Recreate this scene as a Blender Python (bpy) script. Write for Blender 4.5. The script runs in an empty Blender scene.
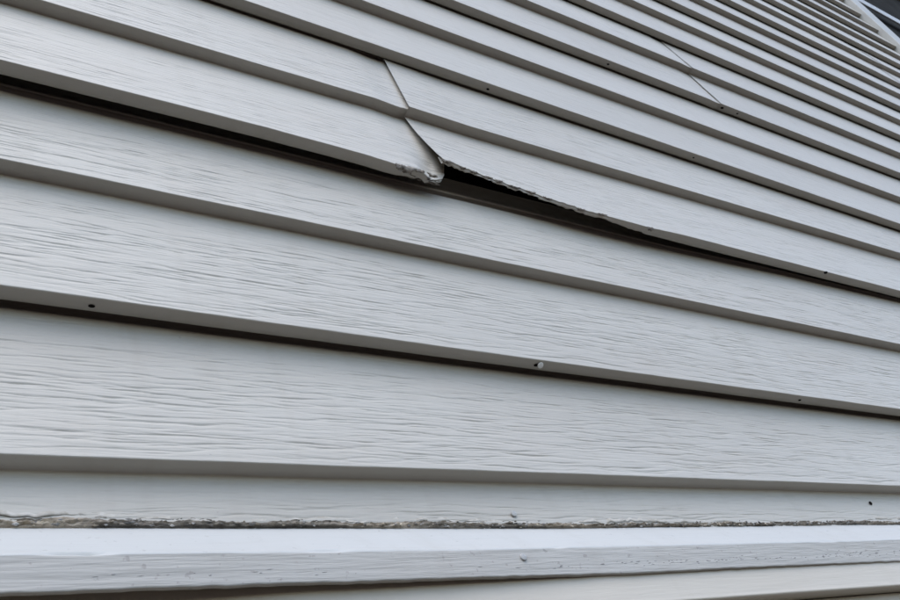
import bpy, math, random
import numpy as np
from mathutils import Matrix, Vector

S = bpy.context.scene
COL = S.collection
R = math.radians

# ------------------------------------------------------------------ camera
CAM_D, CAM_Z = 0.37331, -0.15650          # distance from the siding, height against the first lap
YAW, PITCH, ROLL, FPX = -0.748723, 0.672750, 0.360222, 863.35
def rot3(a, b, c):
    Rz = Matrix(((math.cos(a), -math.sin(a), 0), (math.sin(a), math.cos(a), 0), (0, 0, 1)))
    Rx = Matrix(((1, 0, 0), (0, math.cos(b), -math.sin(b)), (0, math.sin(b), math.cos(b))))
    Ry = Matrix(((math.cos(c), 0, math.sin(c)), (0, 1, 0), (-math.sin(c), 0, math.cos(c))))
    return Rz @ Rx @ Ry
m = rot3(YAW, PITCH, ROLL)
cd = bpy.data.cameras.new('camera'); cam = bpy.data.objects.new('camera', cd); COL.objects.link(cam)
right, fwd, up = m.col[0], m.col[1], m.col[2]
M4 = Matrix((( right[0], up[0], -fwd[0], 0), (right[1], up[1], -fwd[1], -CAM_D), (right[2], up[2], -fwd[2], CAM_Z), (0, 0, 0, 1)))
cam.matrix_world = M4
cd.sensor_fit = 'HORIZONTAL'; cd.sensor_width = 36; cd.lens = FPX / 900 * 36
cd.clip_start = 0.01; cd.clip_end = 2000
cd.dof.use_dof = True; cd.dof.focus_distance = 0.62; cd.dof.aperture_fstop = 45
S.camera = cam

# ------------------------------------------------------------------ sky and sun (overcast)
SUN_EL, SUN_AZ = R(60), R(215)            # azimuth clockwise from +Y
w = bpy.data.worlds.new('World'); S.world = w; w.use_nodes = True
nt = w.node_tree; nt.nodes.clear()
sky = nt.nodes.new('ShaderNodeTexSky'); sky.sky_type = 'NISHITA'; sky.sun_disc = False
sky.sun_elevation = SUN_EL; sky.sun_rotation = SUN_AZ
sky.air_density = 1.0; sky.dust_density = 1.2; sky.ozone_density = 1.0
bg = nt.nodes.new('ShaderNodeBackground'); bg.inputs['Strength'].default_value = 0.12
out = nt.nodes.new('ShaderNodeOutputWorld')
nt.links.new(sky.outputs[0], bg.inputs[0]); nt.links.new(bg.outputs[0], out.inputs[0])
sd = bpy.data.lights.new('sun', 'SUN'); sd.energy = 0.6; sd.angle = R(70); sd.color = (1.0, 0.97, 0.93)
sun = bpy.data.objects.new('sun', sd); COL.objects.link(sun)
sv = Vector((math.sin(SUN_AZ) * math.cos(SUN_EL), math.cos(SUN_AZ) * math.cos(SUN_EL), math.sin(SUN_EL)))
sun.rotation_euler = sv.to_track_quat('Z', 'Y').to_euler(); sun.location = sv * 20

S.view_settings.view_transform = 'Standard'; S.view_settings.look = 'None'
S.view_settings.gamma = 1; S.view_settings.exposure = 1.70; S.view_settings.use_curve_mapping = False

# ------------------------------------------------------------------ materials
def new_mat(name):
    mt = bpy.data.materials.new(name); mt.use_nodes = True
    n = mt.node_tree.nodes; b = n['Principled BSDF']
    return mt, n, mt.node_tree.links, b
def noise(n, l, vec, scale, detail=3, rough=.55, dist=0.0):
    t = n.new('ShaderNodeTexNoise'); t.inputs['Scale'].default_value = scale
    t.inputs['Detail'].default_value = detail; t.inputs['Roughness'].default_value = rough
    t.inputs['Distortion'].default_value = dist
    l.new(vec, t.inputs['Vector']); return t
def mapping(n, l, vec, scale):
    mp = n.new('ShaderNodeMapping'); mp.inputs['Scale'].default_value = scale
    l.new(vec, mp.inputs['Vector']); return mp.outputs[0]
def ramp(n, l, fac, stops):
    r = n.new('ShaderNodeValToRGB'); e = r.color_ramp.elements
    while len(e) < len(stops): e.new(0.5)
    for i, (p, c) in enumerate(stops):
        e[i].position = p; e[i].color = (*c, 1) if len(c) == 3 else c
    l.new(fac, r.inputs[0]); return r.outputs[0]
def mixc(n, l, fac, a, b):
    x = n.new('ShaderNodeMix'); x.data_type = 'RGBA'
    if isinstance(fac, float): x.inputs[0].default_value = fac
    else: l.new(fac, x.inputs[0])
    for s, v in ((6, a), (7, b)):
        if isinstance(v, tuple): x.inputs[s].default_value = (*v, 1)
        else: l.new(v, x.inputs[s])
    return x.outputs[2]
def bump(n, l, b, h, strength, dist, prev=None):
    bp = n.new('ShaderNodeBump'); bp.inputs['Strength'].default_value = strength
    bp.inputs['Distance'].default_value = dist; l.new(h, bp.inputs['Height'])
    if prev: l.new(prev, bp.inputs['Normal'])
    l.new(bp.outputs[0], b.inputs['Normal']); return bp.outputs[0]

def vinyl(name, c1, c2, rough=.56, grain=0.8, speck=(.74, .35)):
    mt, n, l, b = new_mat(name)
    tc = n.new('ShaderNodeTexCoord'); oi = n.new('ShaderNodeObjectInfo')
    ad = n.new('ShaderNodeVectorMath'); ad.operation = 'ADD'
    sc = n.new('ShaderNodeVectorMath'); sc.operation = 'SCALE'; sc.inputs[0].default_value = (13.0, 0, 7.0)
    l.new(oi.outputs['Random'], sc.inputs['Scale'])
    l.new(tc.outputs['Object'], ad.inputs[0]); l.new(sc.outputs[0], ad.inputs[1])
    v = ad.outputs[0]
    big = noise(n, l, mapping(n, l, v, (1.6, 4, 7)), 1.6, 4)
    fine = noise(n, l, mapping(n, l, v, (22, 60, 330)), 1.0, 4, .6, .3)
    spk = noise(n, l, mapping(n, l, v, (1, 1, 1)), 260, 2)
    col = mixc(n, l, ramp(n, l, big.outputs[0], [(.35, (0, 0, 0)), (.68, (1, 1, 1))]), c1, c2)
    # thin grime that settles along the grain, and sparse specks
    g = ramp(n, l, fine.outputs[0], [(.30, (1, 1, 1)), (.46, (0, 0, 0))])
    gm = n.new('ShaderNodeMath'); gm.operation = 'MULTIPLY'; gm.inputs[1].default_value = .07
    l.new(g, gm.inputs[0])
    col = mixc(n, l, gm.outputs[0], col, tuple(x * .55 for x in c1))
    s2 = ramp(n, l, spk.outputs[0], [(speck[0], (0, 0, 0)), (speck[0] + .06, (1, 1, 1))])
    sm = n.new('ShaderNodeMath'); sm.operation = 'MULTIPLY'; sm.inputs[1].default_value = speck[1]
    l.new(s2, sm.inputs[0])
    col = mixc(n, l, sm.outputs[0], col, (.22, .20, .18))
    run = noise(n, l, mapping(n, l, v, (55, 20, 3.5)), 1.0, 4, .6)
    rm = n.new('ShaderNodeMath'); rm.operation = 'MULTIPLY'; rm.inputs[1].default_value = .16
    l.new(ramp(n, l, run.outputs[0], [(.52, (0, 0, 0)), (.75, (1, 1, 1))]), rm.inputs[0])
    col = mixc(n, l, rm.outputs[0], col, (c1[0] * .72, c1[1] * .66, c1[2] * .58))
    mot = noise(n, l, mapping(n, l, v, (9, 9, 26)), 1.0, 5, .6)
    mm = n.new('ShaderNodeMath'); mm.operation = 'MULTIPLY'; mm.inputs[1].default_value = .15
    l.new(ramp(n, l, mot.outputs[0], [(.48, (0, 0, 0)), (.70, (1, 1, 1))]), mm.inputs[0])
    col = mixc(n, l, mm.outputs[0], col, (c1[0] * 1.02, c1[1] * .93, c1[2] * .88))
    hs = n.new('ShaderNodeHueSaturation'); mr = n.new('ShaderNodeMapRange')
    mr.inputs['To Min'].default_value = .955; mr.inputs['To Max'].default_value = 1.045
    l.new(oi.outputs['Random'], mr.inputs['Value']); l.new(mr.outputs[0], hs.inputs['Value']); l.new(col, hs.inputs['Color'])
    l.new(hs.outputs[0], b.inputs['Base Color'])
    b.inputs['Roughness'].default_value = rough
    b.inputs['Specular IOR Level'].default_value = .55
    wide = noise(n, l, mapping(n, l, v, (16, 40, 150)), 1.0, 3, .55, .4)
    bump(n, l, b, fine.outputs[0], grain, .0008, bump(n, l, b, wide.outputs[0], grain * .45, .0009))
    return mt
def plain(name, c1, c2, scale, rough=.7, bstr=.3, bdist=.001, spec=.4):
    mt, n, l, b = new_mat(name)
    tc = n.new('ShaderNodeTexCoord')
    nz = noise(n, l, tc.outputs['Object'], scale, 5, .6)
    l.new(mixc(n, l, ramp(n, l, nz.outputs[0], [(.35, (0, 0, 0)), (.65, (1, 1, 1))]), c1, c2), b.inputs['Base Color'])
    b.inputs['Roughness'].default_value = rough; b.inputs['Specular IOR Level'].default_value = spec
    bump(n, l, b, nz.outputs[0], bstr, bdist)
    return mt

M_VINYL = vinyl('vinyl_siding', (.384, .357, .307), (.420, .394, .342))
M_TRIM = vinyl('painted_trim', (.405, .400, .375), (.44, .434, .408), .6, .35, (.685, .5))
M_WORN_SHADED = vinyl('worn_shaded_trim_paint', (.36, .342, .308), (.415, .396, .36), .7, .9, (.66, .6))  # same trim paint for the front face: its dimmer light painted in, plus wear
M_LOWER = vinyl('beige_siding', (.43, .385, .315), (.47, .425, .355), .5, .4)
M_WHITE = plain('window_vinyl', (.36, .36, .34), (.42, .42, .40), 30, .5, .1)
M_CASE = vinyl('casing_vinyl', (.37, .362, .33), (.41, .402, .37), .6, .2)
M_FELT = plain('black_felt', (.010, .009, .008), (.018, .016, .014), 60, .95, .3, .001, .1)
M_HOLE = plain('dark_hole', (.008, .007, .006), (.012, .010, .009), 200, .9, .1, .0005, .1)
M_SCREEN = plain('insect_screen', (.020, .019, .017), (.028, .027, .024), 9, .95, .1, .001, .03)
M_NAIL = plain('nail_metal', (.30, .29, .27), (.42, .41, .39), 900, .45, .4, .0004)
M_CONC = plain('foundation_concrete', (.26, .25, .23), (.34, .33, .31), 12, .9, .5, .006)
M_SILT = plain('caulk_smear', (.33, .30, .25), (.46, .43, .38), 220, .8, .5, .0008)

def attr_mat(name, rough=.92):
    mt, n, l, b = new_mat(name)
    a = n.new('ShaderNodeAttribute'); a.attribute_name = 'dirt'
    l.new(a.outputs['Color'], b.inputs['Base Color']); b.inputs['Roughness'].default_value = rough
    tc = n.new('ShaderNodeTexCoord'); nz = noise(n, l, tc.outputs['Object'], 900, 3)
    bump(n, l, b, nz.outputs[0], .6, .0008); b.inputs['Specular IOR Level'].default_value = .2
    return mt
M_DIRT = attr_mat('packed_dirt')

# ------------------------------------------------------------------ helpers
def link(name, me, mat, parent=None, smooth=False):
    o = bpy.data.objects.new(name, me); COL.objects.link(o)
    if mat and not me.materials: me.materials.append(mat)
    if parent: o.parent = parent
    if smooth:
        me.polygons.foreach_set('use_smooth', np.ones(len(me.polygons), bool))
    return o
def empty(name, label, cat):
    o = bpy.data.objects.new(name, None); COL.objects.link(o); o['label'] = label; o['category'] = cat
    return o
def grid_mesh(name, V):
    """V: rows x cols x 3 -> quad sheet"""
    r, c = V.shape[:2]
    me = bpy.data.meshes.new(name)
    nf = (r - 1) * (c - 1)
    i = np.arange(r * c, dtype=np.int32).reshape(r, c)
    q = np.stack([i[:-1, :-1], i[:-1, 1:], i[1:, 1:], i[1:, :-1]], -1).reshape(-1)
    me.vertices.add(r * c); me.vertices.foreach_set('co', V.astype(np.float32).ravel())
    me.loops.add(nf * 4); me.loops.foreach_set('vertex_index', q)
    me.polygons.add(nf); me.polygons.foreach_set('loop_start', np.arange(0, nf * 4, 4, dtype=np.int32))
    me.polygons.foreach_set('use_smooth', np.ones(nf, bool))
    me.update(calc_edges=True); me.validate()
    return me
def box_mesh(name, a, b, bev=0.0):
    import bmesh
    bm = bmesh.new(); bmesh.ops.create_cube(bm, size=1)
    for v in bm.verts:
        v.co = Vector([(a[i] + b[i]) / 2 + v.co[i] * (b[i] - a[i]) for i in range(3)])
    if bev: bmesh.ops.bevel(bm, geom=bm.edges[:], offset=bev, segments=2, affect='EDGES', profile=.5)
    me = bpy.data.meshes.new(name); bm.to_mesh(me); bm.free(); return me
TABS = {}
def vnoise(x, seed, freq):
    """smooth 1-D value noise in -1..1"""
    t = np.asarray(x) * freq + 1000
    k = np.floor(t).astype(int); f = t - k; f = f * f * (3 - 2 * f)
    if seed not in TABS: TABS[seed] = np.random.RandomState(seed).uniform(-1, 1, 4096)
    tab = TABS[seed]
    return tab[k % 4096] * (1 - f) + tab[(k + 1) % 4096] * f

# ------------------------------------------------------------------ lap lines
CS = 0.1016                                   # exposure of one lap
LAP = {1: (5.34, -5.89), 2: (-7.57, -.1), 3: (-5.14, 4.04), 4: (1.69, -2.69), 5: (7.13, -.54), 6: (-9.96, 11.4),
       7: (-4.88, 2.42), 8: (3.93, -6.64), 9: (3.2, -6.43), 10: (3.22, -4.9)}
def zl(k, x):
    x = np.asarray(x, float)
    a, b = LAP.get(k, (0, -1.5 if k > 10 else -4.0))
    xc = np.clip(x, -.3, 1.7)
    lift = np.interp(x, [.70, .90, 1.2, 1.8], [0, .006, .009, .009]) if k == 4 else 0
    return k * CS + lift + (a * xc + b) / 1000 + .0004 * vnoise(x, 50 + k, 5.0) + .00015 * vnoise(x, 90 + k, 40)

BUTT, DEEP = .012, .018
X0, X1 = -1.2, 5.4

def relief(xs, ts, h, seed, amp):
    """embossed cedar grain: wavy tapering grooves. returns depth field (rows ts, cols xs), metres"""
    rg = np.random.RandomState(seed)
    zs = ts * h
    H = np.zeros((len(ts), len(xs)))
    xa, xb = -.2, 1.45
    n = int((xb - xa) * h / (.055 * .0019))
    for i in range(n):
        big = rg.rand() < .35
        L = rg.uniform(.040, .13) if big else rg.uniform(.015, .07)
        wd = rg.uniform(.0006, .0009) if big else rg.uniform(.0004, .0006)
        d = amp * (rg.uniform(.7, 1.15) if big else rg.uniform(.3, .75))
        x0 = rg.uniform(xa, xb); z0 = rg.uniform(.004, h - .004)
        if z0 > h * .82: d *= .5
        i0, i1 = np.searchsorted(xs, (x0 - L / 2, x0 + L / 2))
        if i1 - i0 < 2: continue
        x = xs[i0:i1]; u = (x - x0) / (L / 2)
        path = z0 + vnoise(x, seed * 7 + i % 37, 24) * .0020 + vnoise(x, seed * 3 + i % 53, 62) * .0010 + vnoise(x, seed * 5 + i % 61, 130) * .0004 + (x - x0) * rg.normal(0, .025)
        env = np.clip(1 - u * u, 0, 1) ** .5 * (.72 + .28 * vnoise(x, seed + i % 41, 90))
        j0, j1 = np.searchsorted(zs, (path.min() - 4 * wd, path.max() + 4 * wd))
        if j1 - j0 < 1: continue
        dz = (zs[j0:j1, None] - path[None, :]) / (wd * (.5 + .5 * env))[None, :]
        # sharp upper lip, softer lower flank, with a low ridge above
        g = np.exp(-np.where(dz > 0, dz * dz * 3.0, dz * dz * 1.0)) 
        blk = H[j0:j1, i0:i1]; np.maximum(blk, d * env * g, out=blk)
    # broad swell of the embossing
    rows = np.sin(zs * 520 + rg.rand() * 6)[:, None] * vnoise(xs, seed + 5, 9)[None, :] * .00004
    H = np.clip(H + rows, -.0003, .0010)
    fade = np.clip(np.minimum(zs, h - zs) / .0035, 0, 1)[:, None]
    return H * fade

def columns(xa, xb, dense):
    if dense:
        core = np.arange(max(xa, -.2), min(xb, dense[1]) + 1e-6, dense[0])
        parts = [core]
        if xa < -.2: parts.insert(0, np.arange(xa, -.2, .05))
        if xb > dense[1]: parts.append(np.arange(dense[1] + .03, xb, .04))
        xs = np.concatenate(parts)
    else:
        xs = np.arange(xa, xb, .05)
    xs = xs[(xs > xa + .0015) & (xs < xb - .0015)]
    return np.concatenate([[xa], xs, [xb]])

def panel(k, xa, xb, dense=None, rows=6, seed=0, amp=.00078, ybot=None, zbot=None, yfun=None, endfun=None, ret=None, top_lock=True, zfun=None):
    """one double-lap siding panel, bottom lap line k, k even; from xa to xb"""
    xs = columns(xa, xb, dense)
    one = np.ones_like(xs)
    DEEP = .0175 if k < 4 else .0145
    z0 = zl(k, xs); z1 = zl(k + 1, xs); z2 = zl(k + 2, xs)
    if zbot is not None: z0 = zbot(xs, z0)
    y0 = 0 * xs if ybot is None else ybot(xs)
    dep = BUTT * one if ret is None else ret(xs)
    drop = 0 * xs if ret is None else (BUTT - dep) * .25
    P = []                                   # rows of (X, Y, Z)
    def row(y, z, x=None): P.append(np.stack([xs if x is None else x, y * one, z * one], -1))
    # hook at the back, underside, rounded nose
    row(y0 + dep - .0008, z0 + .007); row(y0 + dep, z0 + .001 - drop); row(y0 + dep - .001, z0 - drop)
    row(y0 + dep * .5, z0 - drop * .6); row(y0 + .0012, z0); row(y0 + .0006, z0); row(y0 + .0001, z0 + .0002); row(y0, z0 + .0008)
    def course(za, ya, zb, yb, sd):
        h = float(np.mean(zb - za)); ts = np.concatenate([[.014], np.linspace(.025, .99, rows - 1)])
        H = relief(xs, ts, h, sd, amp) if dense else np.zeros((rows, len(xs)))
        for j, t in enumerate(ts):
            yy = ya + (yb - ya) * t + H[j] + .0003 * vnoise(xs, sd + 400, 3.0) * math.sin(math.pi * t)
            row(yy, za + (zb - za) * t)
    course(z0, y0, z1, BUTT, seed * 11 + 1)
    row(BUTT, z1 - .0004); row(BUTT - .0006, z1); row(BUTT * .5, z1 - .0001); row(.0012, z1); row(.0006, z1); row(.0001, z1 + .0002); row(0., z1 + .0008)
    course(z1, 0 * xs, z2, DEEP, seed * 11 + 2)
    row(DEEP, z2); row(DEEP + .0003, z2 + .0005); row(DEEP + .0045, z2 + .0015); row(DEEP + .006, z2 + .003)
    if top_lock:
        row(DEEP + .0062, z2 + .012); row(DEEP + .0015, z2 + .0125); row(DEEP + .0015, z2 + .009); row(DEEP + .002, z2 + .009); row(DEEP + .002, z2 + .0135)
        row(DEEP + .0065, z2 + .0142); row(DEEP + .0065, z2 + .040)
    V = np.stack(P)
    if yfun is not None:
        V[:, :, 1] += yfun(V[:, :, 0], V[:, :, 2])
    if zfun is not None:
        V[:, :, 2] += zfun(V[:, :, 0], V[:, :, 2])
    if endfun is not None:
        V[:, :, 0] = endfun(V[:, :, 0], V[:, :, 2])
    return grid_mesh('siding_panel', V)

# ------------------------------------------------------------------ the ground
def ground():
    n = 60
    r = np.concatenate([[0.0], np.geomspace(.3, 900, 44)])
    a = np.linspace(0, 2 * math.pi, n + 1)
    Rr, A = np.meshgrid(r, a, indexing='ij')
    V = np.stack([Rr * np.cos(A), Rr * np.sin(A), -1.15 + .02 * np.sin(Rr * 3 + A * 5) * (Rr < 30)], -1)
    mt, nn, l, b = new_mat('yard_ground')
    tc = nn.new('ShaderNodeTexCoord')
    a1 = noise(nn, l, tc.outputs['Object'], 1.3, 6, .65); a2 = noise(nn, l, tc.outputs['Object'], 60, 4, .7)
    c = mixc(nn, l, ramp(nn, l, a1.outputs[0], [(.35, (0, 0, 0)), (.65, (1, 1, 1))]), (.050, .026, .016), (.036, .022, .013))
    c = mixc(nn, l, ramp(nn, l, a2.outputs[0], [(.3, (0, 0, 0)), (.7, (1, 1, 1))]), c, (.062, .035, .023))
    l.new(c, b.inputs['Base Color']); b.inputs['Roughness'].default_value = .95
    bump(nn, l, b, a2.outputs[0], .8, .03)
    o = link('ground', grid_mesh('ground', V), mt); o['kind'] = 'structure'
ground()

# ------------------------------------------------------------------ the wall
wall = empty('house', 'house wall clad in light grey wood-grain vinyl siding with a torn, unlocked panel', 'house')
link('sheathing', box_mesh('sheathing', (X0, .032, -.93), (X1, .12, 4.20)), M_FELT, wall)
link('foundation', box_mesh('foundation', (X0, -.012, -1.25), (X1, .30, -.932)), M_CONC, wall)

WX0, WX1 = 2.635, 4.40                        # outer edges of the window casing
WZ0, WZ1 = 1.22, 3.05
def panel_obj(me, name='siding_panel', solid=None):
    o = link(name, me, M_VINYL, wall)
    if solid:
        md = o.modifiers.new('sheet', 'SOLIDIFY'); md.thickness = solid; md.offset = -1; md.use_even_offset = False
    return o
PANELS = {}
# near, embossed panels
PANELS[0] = panel_obj(panel(0, X0, X1, (.0035, 1.30), 215, seed=3))
PANELS[2] = panel_obj(panel(2, X0, X1, (.0035, 1.30), 215, seed=5))
PANELS[2]['label'] = 'panel below the tear'

# the damaged pair on lap line 4: bottom edge sprung out of its lock
SEAM = .3855
def y4(xs):
    return np.interp(xs, [-1.2, 0, .7, .9, 1.2, 1.8, 2.4], [-.004, -.007, -.007, -.003, -.001, -.001, 0])
def z4L(xs, z):
    return z + np.interp(xs, [.22, .31, .337, .355, .378, .40, .415], [0, -.0020, -.0046, -.0040, -.0058, -.0020, .002])
def yfL(X, Z):        # left end curls in behind its neighbour towards the bottom
    low = np.clip((.487 - Z) / .07, 0, 1)
    c = np.clip((X - (.376 - .018 * low)) / .030, 0, 1)
    crump = (vnoise(X, 77, 160) + vnoise(Z, 78, 190)) * .0017 * np.clip((X - .33) / .04, 0, 1) * np.clip((.422 - Z) / .02, 0, 1)
    return .0022 * np.clip((X - .350) / .03, 0, 1) * (Z > .40) + c * c * .0045 * low + crump
def efL(X, Z):        # the end is not square: it runs out to a point at the bottom corner
    e = np.interp(Z, [.38, .403, .415, .44, .48, .6], [.3865, .3885, .396, .406, .410, .410])
    return np.where(X > .36, .36 + (X - .36) * (e - .36) / (.410 - .36), X)
def retL(xs):
    k = np.clip((xs - .332) / .05, 0, 1)
    return np.interp(xs, [.33, .35, .375, .39, .41], [BUTT, .0105, .0070, .0040, .0030]) + k *0 + k * (.0011 * vnoise(xs, 61, 120) + .0008 * vnoise(xs, 62, 300))
meL = panel(4, X0, .410, (.0035, .395), 215, seed=8, amp=.00048, ybot=y4, zbot=z4L, ret=retL, yfun=yfL, endfun=efL, zfun=lambda X, Z: .0014 * np.clip((X - .376) / .005, 0, 1) * np.clip((Z - .43) / .03, 0, 1))
PANELS['4L'] = panel_obj(meL, solid=.0006); PANELS['4L']['label'] = 'panel end curling under its neighbour'

TX = [.3898, .4312, .4841, .5213, .5538, .588, .6432, .70]
TZ = [.4208, .4164, .4112, .4072, .4044, .4034, .4026, .4040]
def jag(xs): return .0010 * vnoise(xs, 31, 80) + .0008 * vnoise(xs, 32, 310)
def z4R(xs, z):
    k = np.clip((.70 - xs) / .05, 0, 1)
    zt = np.interp(xs, TX, TZ, left=.4212)
    return z * (1 - k) + (zt + jag(xs) * np.clip((.62 - xs) / .06, .15, 1)) * k
def retR(xs):
    b = np.interp(xs, [.36, .40, .43, .50, .58, .643, .70], [.005, .0034, .0022, .0028, .0050, .0095, BUTT])
    return np.clip(b + .0014 * vnoise(xs, 41, 170) * (xs < .64) + .0008 * vnoise(xs, 42, 400) * (xs < .64), .0014, BUTT)
def yfR(X, Z):        # right piece stands proud of the left one, more so at the bottom
    low = np.clip((.487 - Z) / .06, 0, 1)
    near = np.clip((.46 - X) / .09, 0, 1)
    return -near * (.0022 + .0020 * low)
def efR(X, Z):
    e = np.interp(Z, [.40, .4225, .431, .4495, .472, .5055, .512, .616], [.3905, .3905, .3880, .3860, .3845, .3852, .3850, .3920])
    t = np.clip((.45 - X) / (.45 - SEAM), 0, 1)
    return X + (e - SEAM) * t
meR = panel(4, SEAM, X1, (.0030, 1.30), 215, seed=9, amp=.00048, ybot=y4, zbot=z4R, yfun=yfR, endfun=efR, ret=retR)
PANELS['4R'] = panel_obj(meR); PANELS['4R']['label'] = 'panel with a torn, jagged lower edge'

PANELS[6] = panel_obj(panel(6, X0, X1, (.006, 1.40), 64, seed=12, amp=.00050))
PANELS['8L'] = panel_obj(panel(8, X0, 1.075, (.008, 1.05), 44, seed=14, yfun=lambda X, Z: .0016 * np.clip((X - 1.02) / .025, 0, 1), zfun=lambda X, Z: .0014 * np.clip((X - 1.035) / .012, 0, 1)))
PANELS['8R'] = panel_obj(panel(8, 1.050, X1, (.008, 1.45), 44, seed=15))
PANELS[10] = panel_obj(panel(10, X0, X1, (.012, 1.45), 30, seed=16))
TOPK = 40
for k in range(12, TOPK, 2):
    zlo, zhi = k * CS, (k + 2) * CS
    spans = [(X0, X1)]
    if zhi > WZ0 + .02 and zlo < WZ1 - .02: spans = [(X0, WX0 + .002), (WX1 - .002, X1)]
    for a, b in spans:
        if k == 14 and a == X0:
            PANELS['14L'] = panel_obj(panel(k, a, 2.262, yfun=lambda X, Z: .0012 * np.clip((X - 2.1) / .08, 0, 1), zfun=lambda X, Z: .0014 * np.clip((X - 2.18) / .05, 0, 1)))
            PANELS['14R'] = panel_obj(panel(k, 2.236, b))
        else:
            PANELS[(k, a)] = panel_obj(panel(k, a, b))

# weep holes in the panel undersides: a punched slot with a turned-down rim
def hole_mesh():
    import bmesh
    bm = bmesh.new(); n = 14
    rings = []
    for r, z in ((1.25, 0), (1.15, -.00035), (1.0, -.0004), (.92, -.0002)):
        rings.append([bm.verts.new((math.cos(2 * math.pi * i / n) * .0026 * r, math.sin(2 * math.pi * i / n) * .0019 * r, z)) for i in range(n)])
    for a, b in zip(rings, rings[1:]):
        for i in range(n): bm.faces.new((a[i], a[(i + 1) % n], b[(i + 1) % n], b[i]))
    bm.faces.new(rings[-1])
    me = bpy.data.meshes.new('weep_hole'); bm.to_mesh(me); bm.free(); return me
HM = hole_mesh(); HM.materials.append(M_HOLE)
def weep(key, k, x, y=.0062, s=1.0):
    o = bpy.data.objects.new('weep_hole', HM); COL.objects.link(o); o.parent = PANELS[key]
    o.location = (x, y, float(zl(k, x)) - .0003); o.scale = (s * .85, s * .75, s)
weep(2, 2, .0915, .0066, .7); weep(2, 2, .4125, .0058, .9); weep(2, 2, .735, .006, .7)
weep('4R', 4, .648, -.001, 1.3); weep('4R', 4, .962, -.0015, 1.2)
weep(6, 6, .523, .007, .75); weep(6, 6, .86, .006, .6)
weep('8L', 8, .809, .006, .8); weep('8R', 8, 1.057, .006, 1.2); weep('8R', 8, 1.094, .006, .8)

# ------------------------------------------------------------------ ledge trim under the siding
def conv(z, y): return CAM_Z + (z - CAM_Z) * (CAM_D + y) / CAM_D
TXR = np.array([-1.2, .05, .18, .37, .64, .73, 1.2, 5.4])
Z_BACK = conv(np.array([.0588, .0585, .0580, .0575, .0592, .0600, .0600, .0600]), .008)
YF = -.020
Z_RIDGE = conv(np.array([.0466, .0463, .0450, .0445, .0458, .0472, .0472, .0472]), YF)
Z_BOT = conv(np.array([.0284, .0280, .0275, .0259, .0265, .0266, .0266, .0266]), YF)
def trim_board():
    xs = np.concatenate([np.arange(-1.2, -.2, .05), np.arange(-.2, 1.2, .0025), np.arange(1.2, 5.4, .06), [5.4]])
    one = np.ones_like(xs)
    zb = np.interp(xs, TXR, Z_BACK); zr = np.interp(xs, TXR, Z_RIDGE); zo = np.interp(xs, TXR, Z_BOT)
    zr = zr + .0003 * vnoise(xs, 11, 14) + .00012 * vnoise(xs, 12, 120)
    zo = zo + .0003 * vnoise(xs, 13, 10) + .00025 * vnoise(xs, 14, 150)
    # chips knocked out of the ridge and the lower edge
    chip = np.zeros_like(xs)
    for c, wd, d in ((.074, .010, .0016), (.086, .006, .001), (.192, .010, .0011), (.34, .004, .001), (.60, .008, .0008)):
        chip += d * np.exp(-((xs - c) / wd) ** 4)
    rows = []
    def row(y, z): rows.append(np.stack([xs, y * one, z * one], -1))
    row(.030, zb + .001); row(.0090, zb + .0002); row(.0086, zb - .0001)
    for t in [.012, .03] + list(np.linspace(.06, .93, 14)) + [.96]:
        row(.0085 + (YF + .0006 - .0085) * t + .0002 * vnoise(xs, int(200 + t * 9), 20), zb + (zr - zb) * t + .00012 * vnoise(xs, int(220 + t * 9), 8))
    row(YF + .0008 + chip * .8, zr + .0004 - chip * .2); row(YF + .0002 + chip, zr - .0002 - chip * .3); row(YF + chip * .3, zr - .0011)
    ts = np.array([.085] + list(np.linspace(.11, .93, 44)) + [.955])
    H = relief(xs, ts, .0175, 61, .00009)
    for t, hh in zip(ts, H):
        row(YF + hh, zr + (zo - zr) * t)
    row(YF + .0001, zo + .0004); row(YF + .0005, zo); row(YF + .0028, zo); row(YF + .0032, zo + .0006); row(YF + .0035, zo + .012); row(.010, zo + .013); row(.030, zo + .013)
    V = np.stack(rows)
    me = grid_mesh('ledge_trim', V); me.materials.append(M_TRIM); me.materials.append(M_WORN_SHADED)
    c = V.shape[1] - 1; idx = np.zeros(len(me.polygons), np.int32); idx[22 * c:] = 1  # front and underside rows take the shade-darkened, worn copy
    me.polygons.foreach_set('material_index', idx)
    return link('ledge_trim', me, None, wall)
trim = trim_board(); trim['label'] = 'bevelled white ledge board with scuffed front'

# dark scuffs pressed into the lower front of the ledge board, each a shallow flake
def scuffs():
    rg = np.random.RandomState(4); V = []; F = []
    cand = [(rg.uniform(.05, .75), rg.normal(.0055, .0012)) for _ in range(80)] + [(rg.uniform(.36, .76), rg.normal(.0062, .0008)) for _ in range(120)] + [(rg.uniform(.60, .78), rg.normal(.0075, .0016)) for _ in range(70)]
    for x, dz in cand:
        dens = .5 + .5 * float(vnoise(x, 8, 30))
        if rg.rand() > .25 + .75 * dens: continue
        L = rg.uniform(.0008, .0045); h = rg.uniform(.0002, .00055)
        z = float(np.interp(x, TXR, Z_BOT)) + dz; i = len(V); n = 7
        V.append((x, YF - .00018, z))
        for q in range(n):
            a = 2 * math.pi * q / n; k = rg.uniform(.6, 1.2)
            V.append((x + math.cos(a) * L * k, YF + .0002, z + math.sin(a) * h * k + math.cos(a) * L * .06))
        F += [(i, i + 1 + q, i + 1 + (q + 1) % n) for q in range(n)]
    me = bpy.data.meshes.new('scuffs'); me.from_pydata(V, [], F)
    o = link('scuffs', me, plain('scuff_grime', (.16, .15, .14), (.30, .29, .28), 500, .9), trim); o['kind'] = 'stuff'
scuffs()

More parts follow.
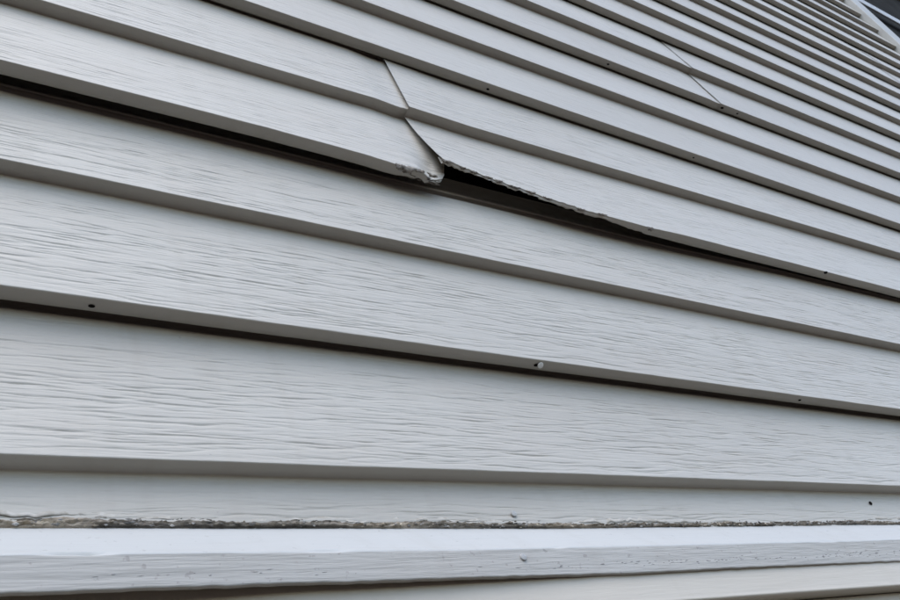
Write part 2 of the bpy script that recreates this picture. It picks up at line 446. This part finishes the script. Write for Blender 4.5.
# crumbling caulk and dirt along the back of the ledge
def dirt():
    xs = np.concatenate([np.arange(-1.2, -.2, .02), np.arange(-.2, 1.2, .0011), np.arange(1.2, 5.4, .02)])
    zb = np.interp(xs, TXR, Z_BACK)
    hgt = .0058 + .0013 * vnoise(xs, 301, 9) + .0014 * vnoise(xs, 302, 38) + .0009 * vnoise(xs, 303, 150)
    hgt = hgt * 1.1 + .0007 * vnoise(xs, 304, 320)
    hgt *= np.interp(xs, [0, .3, .42, .6, .75], [1.0, 1.0, .95, .8, .85])
    n = 13; rows = []; cols = []
    rg = np.random.RandomState(17)
    for j in range(n):
        t = j / (n - 1)
        lump = .0010 * vnoise(xs + j * .013, 310 + j // 2, 90) + .0008 * vnoise(xs, 330 + j, 260) + .0006 * rg.uniform(-1, 1, len(xs))
        face = .0085 - (zb + hgt * t - .0631) * -.12
        out_ = (.0024 * math.sin(math.pi * min(1, t * 1.15 + .12)) + lump * (1 - abs(2 * t - 1) ** 3))
        y = face - np.maximum(out_, -.0012) + .0004
        rows.append(np.stack([xs, y, zb - .0006 + hgt * t], -1))
        m1 = .5 + .5 * vnoise(xs + j * .004, 350, 60); m2 = .5 + .5 * vnoise(xs, 360 + j, 330)
        g = np.clip(.35 * m1 + .65 * m2, 0, 1)[:, None]
        warm = np.clip(vnoise(xs, 371, 16) * 1.5 - .2, 0, 1)[:, None]
        c = (1 - g) * np.array([.045, .037, .030]) + g * np.array([.27, .235, .19])
        c = c * (1 - warm) + warm * ((1 - g) * np.array([.12, .09, .06]) + g * np.array([.42, .36, .28]))
        crack = np.clip(1 - abs(t - (.72 + .20 * vnoise(xs, 380, 55) + .08 * vnoise(xs, 383, 210))) / .14, 0, 1)[:, None] * np.clip(.65 + 1.5 * vnoise(xs, 381, 48), 0, 1)[:, None]  # crevice shade painted into the bead colour as a broken dark line
        low = np.clip(1 - abs(t - .1) / .12, 0, 1) * np.clip(.2 + vnoise(xs, 382, 30) * 2, 0, 1)[:, None]
        k = np.clip(crack + low, 0, 1) * .93
        c = c * (1 - k) + np.array([.012, .011, .010]) * k
        cols.append(c)
    me = grid_mesh('dirt_bead', np.stack(rows))
    at = me.color_attributes.new('dirt', 'FLOAT_COLOR', 'POINT')
    C = np.concatenate([np.stack(cols).reshape(-1, 3), np.ones((n * len(xs), 1))], 1)
    at.data.foreach_set('color', C.astype(np.float32).ravel())
    o = link('dirt_bead', me, M_DIRT, wall); o['label'] = 'crumbling brown caulk and dirt along the ledge'
    # old caulk smeared up the siding above it
    h2 = .0022 + .0010 * vnoise(xs, 401, 20) + .0011 * vnoise(xs, 402, 130) + .0006 * vnoise(xs, 404, 380)
    h2 = np.clip(h2 * np.clip(.55 + .9 * vnoise(xs, 403, 9), .05, 1.2), .0003, .005)
    rows = []
    for t, th in ((0, .0004), (.0, .0006), (.5, .0005), (.9, .0003), (1., .0)):
        z = zb + hgt * (.80 + .10 * vnoise(xs, 415, 70)) + (h2 + hgt * .20) * t
        face = .0076 + (z - .0631) * .118
        rows.append(np.stack([xs, face - th * np.clip(h2 / .0012 - .3, 0, 1) + .0006 - .0002 * vnoise(xs, 410, 200) * (t < 1), z], -1))
    link('caulk_smear', grid_mesh('caulk_smear', np.stack(rows)), M_SILT, wall)
dirt()

# loose crumbs of caulk and soil along the same line
def crumbs():
    rg = np.random.RandomState(23); V = []; F = []
    base = [(1, 0, 0), (-1, 0, 0), (0, 1, 0), (0, -1, 0), (0, 0, 1), (0, 0, -1)]
    tri = [(0, 2, 4), (2, 1, 4), (1, 3, 4), (3, 0, 4), (2, 0, 5), (1, 2, 5), (3, 1, 5), (0, 3, 5)]
    cols = []
    for _ in range(1100):
        x = rg.uniform(-.15, 1.1)
        if rg.rand() > .35 + .65 * max(0, float(vnoise(x, 601, 18))): continue
        zb = float(np.interp(x, TXR, Z_BACK)); r = rg.uniform(.0003, .0010); i = len(V)
        c = Vector((x, .0085 - rg.uniform(.0010, .0032), zb + abs(rg.normal(.0008, .0013))))
        sc = rg.uniform(.6, 1.5, (6, 3)) * r * np.array([1.7, .8, .8])
        V += [tuple(c + Vector((b[0] * sc[q, 0], b[1] * sc[q, 1], b[2] * sc[q, 2]))) for q, b in enumerate(base)]
        F += [tuple(i + q for q in t) for t in tri]
        g = rg.rand(); warm = rg.rand() < .35
        cc = np.array([.05, .045, .04]) * (1 - g) + (np.array([.50, .43, .33]) if warm else np.array([.40, .38, .35])) * g
        cols += [(*cc, 1)] * 6
    me = bpy.data.meshes.new('crumbs'); me.from_pydata(V, [], F)
    at = me.color_attributes.new('dirt', 'FLOAT_COLOR', 'POINT'); at.data.foreach_set('color', np.array(cols, np.float32).ravel())
    o = link('crumbs', me, M_DIRT, wall); o['kind'] = 'stuff'
crumbs()

# torn curls of vinyl hanging off the broken lips
def flake(parent, x, y, z, L, h, seed, tilt):
    rg = np.random.RandomState(seed); n = 9; m_ = 5; rows = []
    for j in range(m_):
        t = j / (m_ - 1); u = np.linspace(-1, 1, n)
        wdt = (1 - .45 * t * t) * (1 + .25 * rg.uniform(-1, 1))
        xx = x + u * L * .5 * wdt + rg.uniform(-.1, .1) * L
        ang = tilt * t
        yy = y + h * t * math.sin(ang) + .0006 * rg.uniform(-1, 1, n)
        zz = z - h * t * math.cos(ang) * (1 + .35 * rg.uniform(-1, 1, n) * t) + .0004 * rg.uniform(-1, 1, n)
        rows.append(np.stack([xx, yy, zz], -1))
    o = link('torn_flake', grid_mesh('torn_flake', np.stack(rows)), M_TORN, parent)
    md = o.modifiers.new('sheet', 'SOLIDIFY'); md.thickness = .0006
M_TORN = plain('torn_vinyl', (.11, .092, .075), (.31, .275, .23), 200, .75, .5, .0008)
for i, (x, dz, L, h, tl) in enumerate(((.3405, .0010, .008, .0046, .5), (.3490, .0010, .015, .0058, .8), (.3610, .0010, .012, .0030, .5), (.3750, .0010, .010, .0024, .9))):
    flake(PANELS['4L'], x, float(y4(x)) - .0004 + (.0012 if x > .37 else .0006), float(z4L(np.array([x]), zl(4, np.array([x])))[0]) + dz, L, h, 700 + i, tl)
for i, (x, L, h, tl) in enumerate(((.394, .009, .0052, .5), (.411, .007, .0030, .9), (.4235, .010, .0034, .6), (.437, .012, .0030, .8), (.452, .009, .0036, .5), (.470, .013, .0028, .7), (.489, .010, .0032, .6), (.508, .012, .0022, .8), (.548, .010, .0026, .7), (.578, .011, .0024, .9), (.6435, .009, .0062, .7))):
    zz = float(z4R(np.array([x]), zl(4, np.array([x])))[0])
    flake(PANELS['4R'], x, float(y4(x)) - max(0, min(1, (.46 - x) / .09)) * .0040, zz + .0006, L, h * .55, 740 + i, tl)

# dirt caked on the sprung lip next to the break
def grime(parent):
    rg = np.random.RandomState(91); V = []; F = []
    for _ in range(14):
        x = .386 - abs(rg.normal(0, .022)); u = rg.uniform(.0005, .0085)
        z = float(z4L(np.array([x]), zl(4, np.array([x])))[0]) - .0002
        L = rg.uniform(.0020, .0085); w_ = rg.uniform(.0005, .0013); i = len(V); n = 8
        y = float(y4(x)) + u + .0022 * max(0, min(1, (x - .335) / .03))
        V.append((x, y, z - rg.uniform(.0003, .0009)))
        for q in range(n):
            a = 2 * math.pi * q / n; k = rg.uniform(.55, 1.25)
            V.append((x + math.cos(a) * L * k, y + math.sin(a) * w_ * k, z + .0001))
        F += [(i, i + 1 + (q + 1) % n, i + 1 + q) for q in range(n)]
    me = bpy.data.meshes.new('grime'); me.from_pydata(V, [], F)
    o = link('grime', me, plain('caked_grime', (.06, .05, .042), (.20, .175, .145), 260, .95), parent); o['kind'] = 'stuff'
grime(PANELS['4L'])

# ------------------------------------------------------------------ siding below the ledge
GX = [-1.2, 0.0, .13, .18, .26, .37, .70, 1.2, 5.4]
GD = [.014, .0135, .0116, .0085, .0070, .0032, .0016, .0012, .0012]
def lower_panel(z0, n):
    xs = columns(X0, X1, (.006, 1.2))
    yb = YF + np.interp(xs, GX, GD) - .0026
    rows = []
    def row(y, z): rows.append(np.stack([xs, y + 0 * xs, z + 0 * xs], -1))
    zz = z0 + .0004 * vnoise(xs, 500 + n, 4)
    row(yb + .010, zz + .006); row(yb + .011, zz); row(yb + .0015, zz); row(yb + .0004, zz + .0004); row(yb, zz + .0013)
    ts = np.linspace(.02, 1.0, 40)
    H = relief(xs, ts, CS, 500 + n, .00012)
    for t, hh in zip(ts, H): row(yb + .012 * t + hh, zz + CS * t)
    V = np.stack(rows)
    if n == 0:
        keep = V[:, :, 2].max(1) < .029; V = V[keep]
    link('lower_siding_panel', grid_mesh('lower_siding_panel', V), M_LOWER, wall)
for n in range(10):
    lower_panel(-.0035 - n * CS, n)

# ------------------------------------------------------------------ nails
def nail_mesh(r):
    import bmesh
    bm = bmesh.new(); n = 16; rings = []
    for rr, y in ((.35, -.004), (.35, .0002), (1.0, 0.0), (1.04, -.0004), (.92, -.0008), (.5, -.0010)):
        rings.append([bm.verts.new((math.cos(2 * math.pi * i / n) * r * rr, y if rr != .35 or y > 0 else .004, math.sin(2 * math.pi * i / n) * r * rr)) for i in range(n)])
    for a, b in zip(rings, rings[1:]):
        for i in range(n): bm.faces.new((a[i], b[i], b[(i + 1) % n], a[(i + 1) % n]))
    bm.faces.new(rings[-1][::-1])
    me = bpy.data.meshes.new('nail_head'); bm.to_mesh(me); bm.free(); me.materials.append(M_NAIL); return me
NM = nail_mesh(.0022)
M_CHIP = plain('pale_chip', (.62, .61, .58), (.74, .73, .70), 700, .6)
def nail(x, y, z, s=1, mat=None, rx=0):
    o = bpy.data.objects.new('nail_head', NM); COL.objects.link(o); o.parent = wall
    o.location = (x, y, z); o.scale = (s, s, s); o.rotation_euler = (rx, 0, 0); return o
nail(.341, .0083, .0722, .9); nail(.311, -.0204, float(conv(.038, YF)), .9)
ch = nail(.4148, .0042, float(zl(2, .4148)) - .0012, 1.15, rx=R(60)); ch.data = NM.copy(); ch.data.materials[0] = M_CHIP
nail(.343, -.0045, .3985, 1.1, rx=R(60))

def hole_face(x, y, z, s):
    o = bpy.data.objects.new('nail_hole', HM); COL.objects.link(o); o.parent = wall
    o.location = (x, y, z); o.rotation_euler = (R(-83), 0, 0); o.scale = (s, s, s)
hole_face(.747, .0096, .0868, .75)

# ------------------------------------------------------------------ window at the far end
win = bpy.data.objects.new('window', None); COL.objects.link(win); win.parent = wall
win['label'] = 'dark screened window in pale casing'
CW = .094
for nm, a, b in (('casing', (WX0, -.012, WZ0), (WX0 + CW, .031, WZ1)), ('casing', (WX1 - CW, -.012, WZ0), (WX1, .031, WZ1)),
                 ('casing', (WX0 + CW, -.0125, WZ1 - CW), (WX1 - CW, .031, WZ1 - .001)), ('sill', (WX0 + CW, -.030, WZ0 + .001), (WX1 - CW, .031, WZ0 + .06)),
                 ('frame_stile', (WX0 + CW, .004, WZ0 + .06), (WX0 + CW + .012, .031, WZ1 - CW)), ('frame_stile', (WX1 - CW - .03, .004, WZ0 + .06), (WX1 - CW, .031, WZ1 - CW)),
                 ('crossbar', (WX0 + CW + .012, -.001, 2.236), (WX1 - CW - .03, .0045, 2.300))):
    link(nm, box_mesh(nm, a, b, .002), M_CASE if nm in ('casing', 'sill') else M_WHITE, win)
link('insect_screen', box_mesh('insect_screen', (WX0 + CW + .006, .0235, WZ0 + .05), (WX1 - CW - .02, .0255, WZ1 - CW + .005)), M_SCREEN, win)
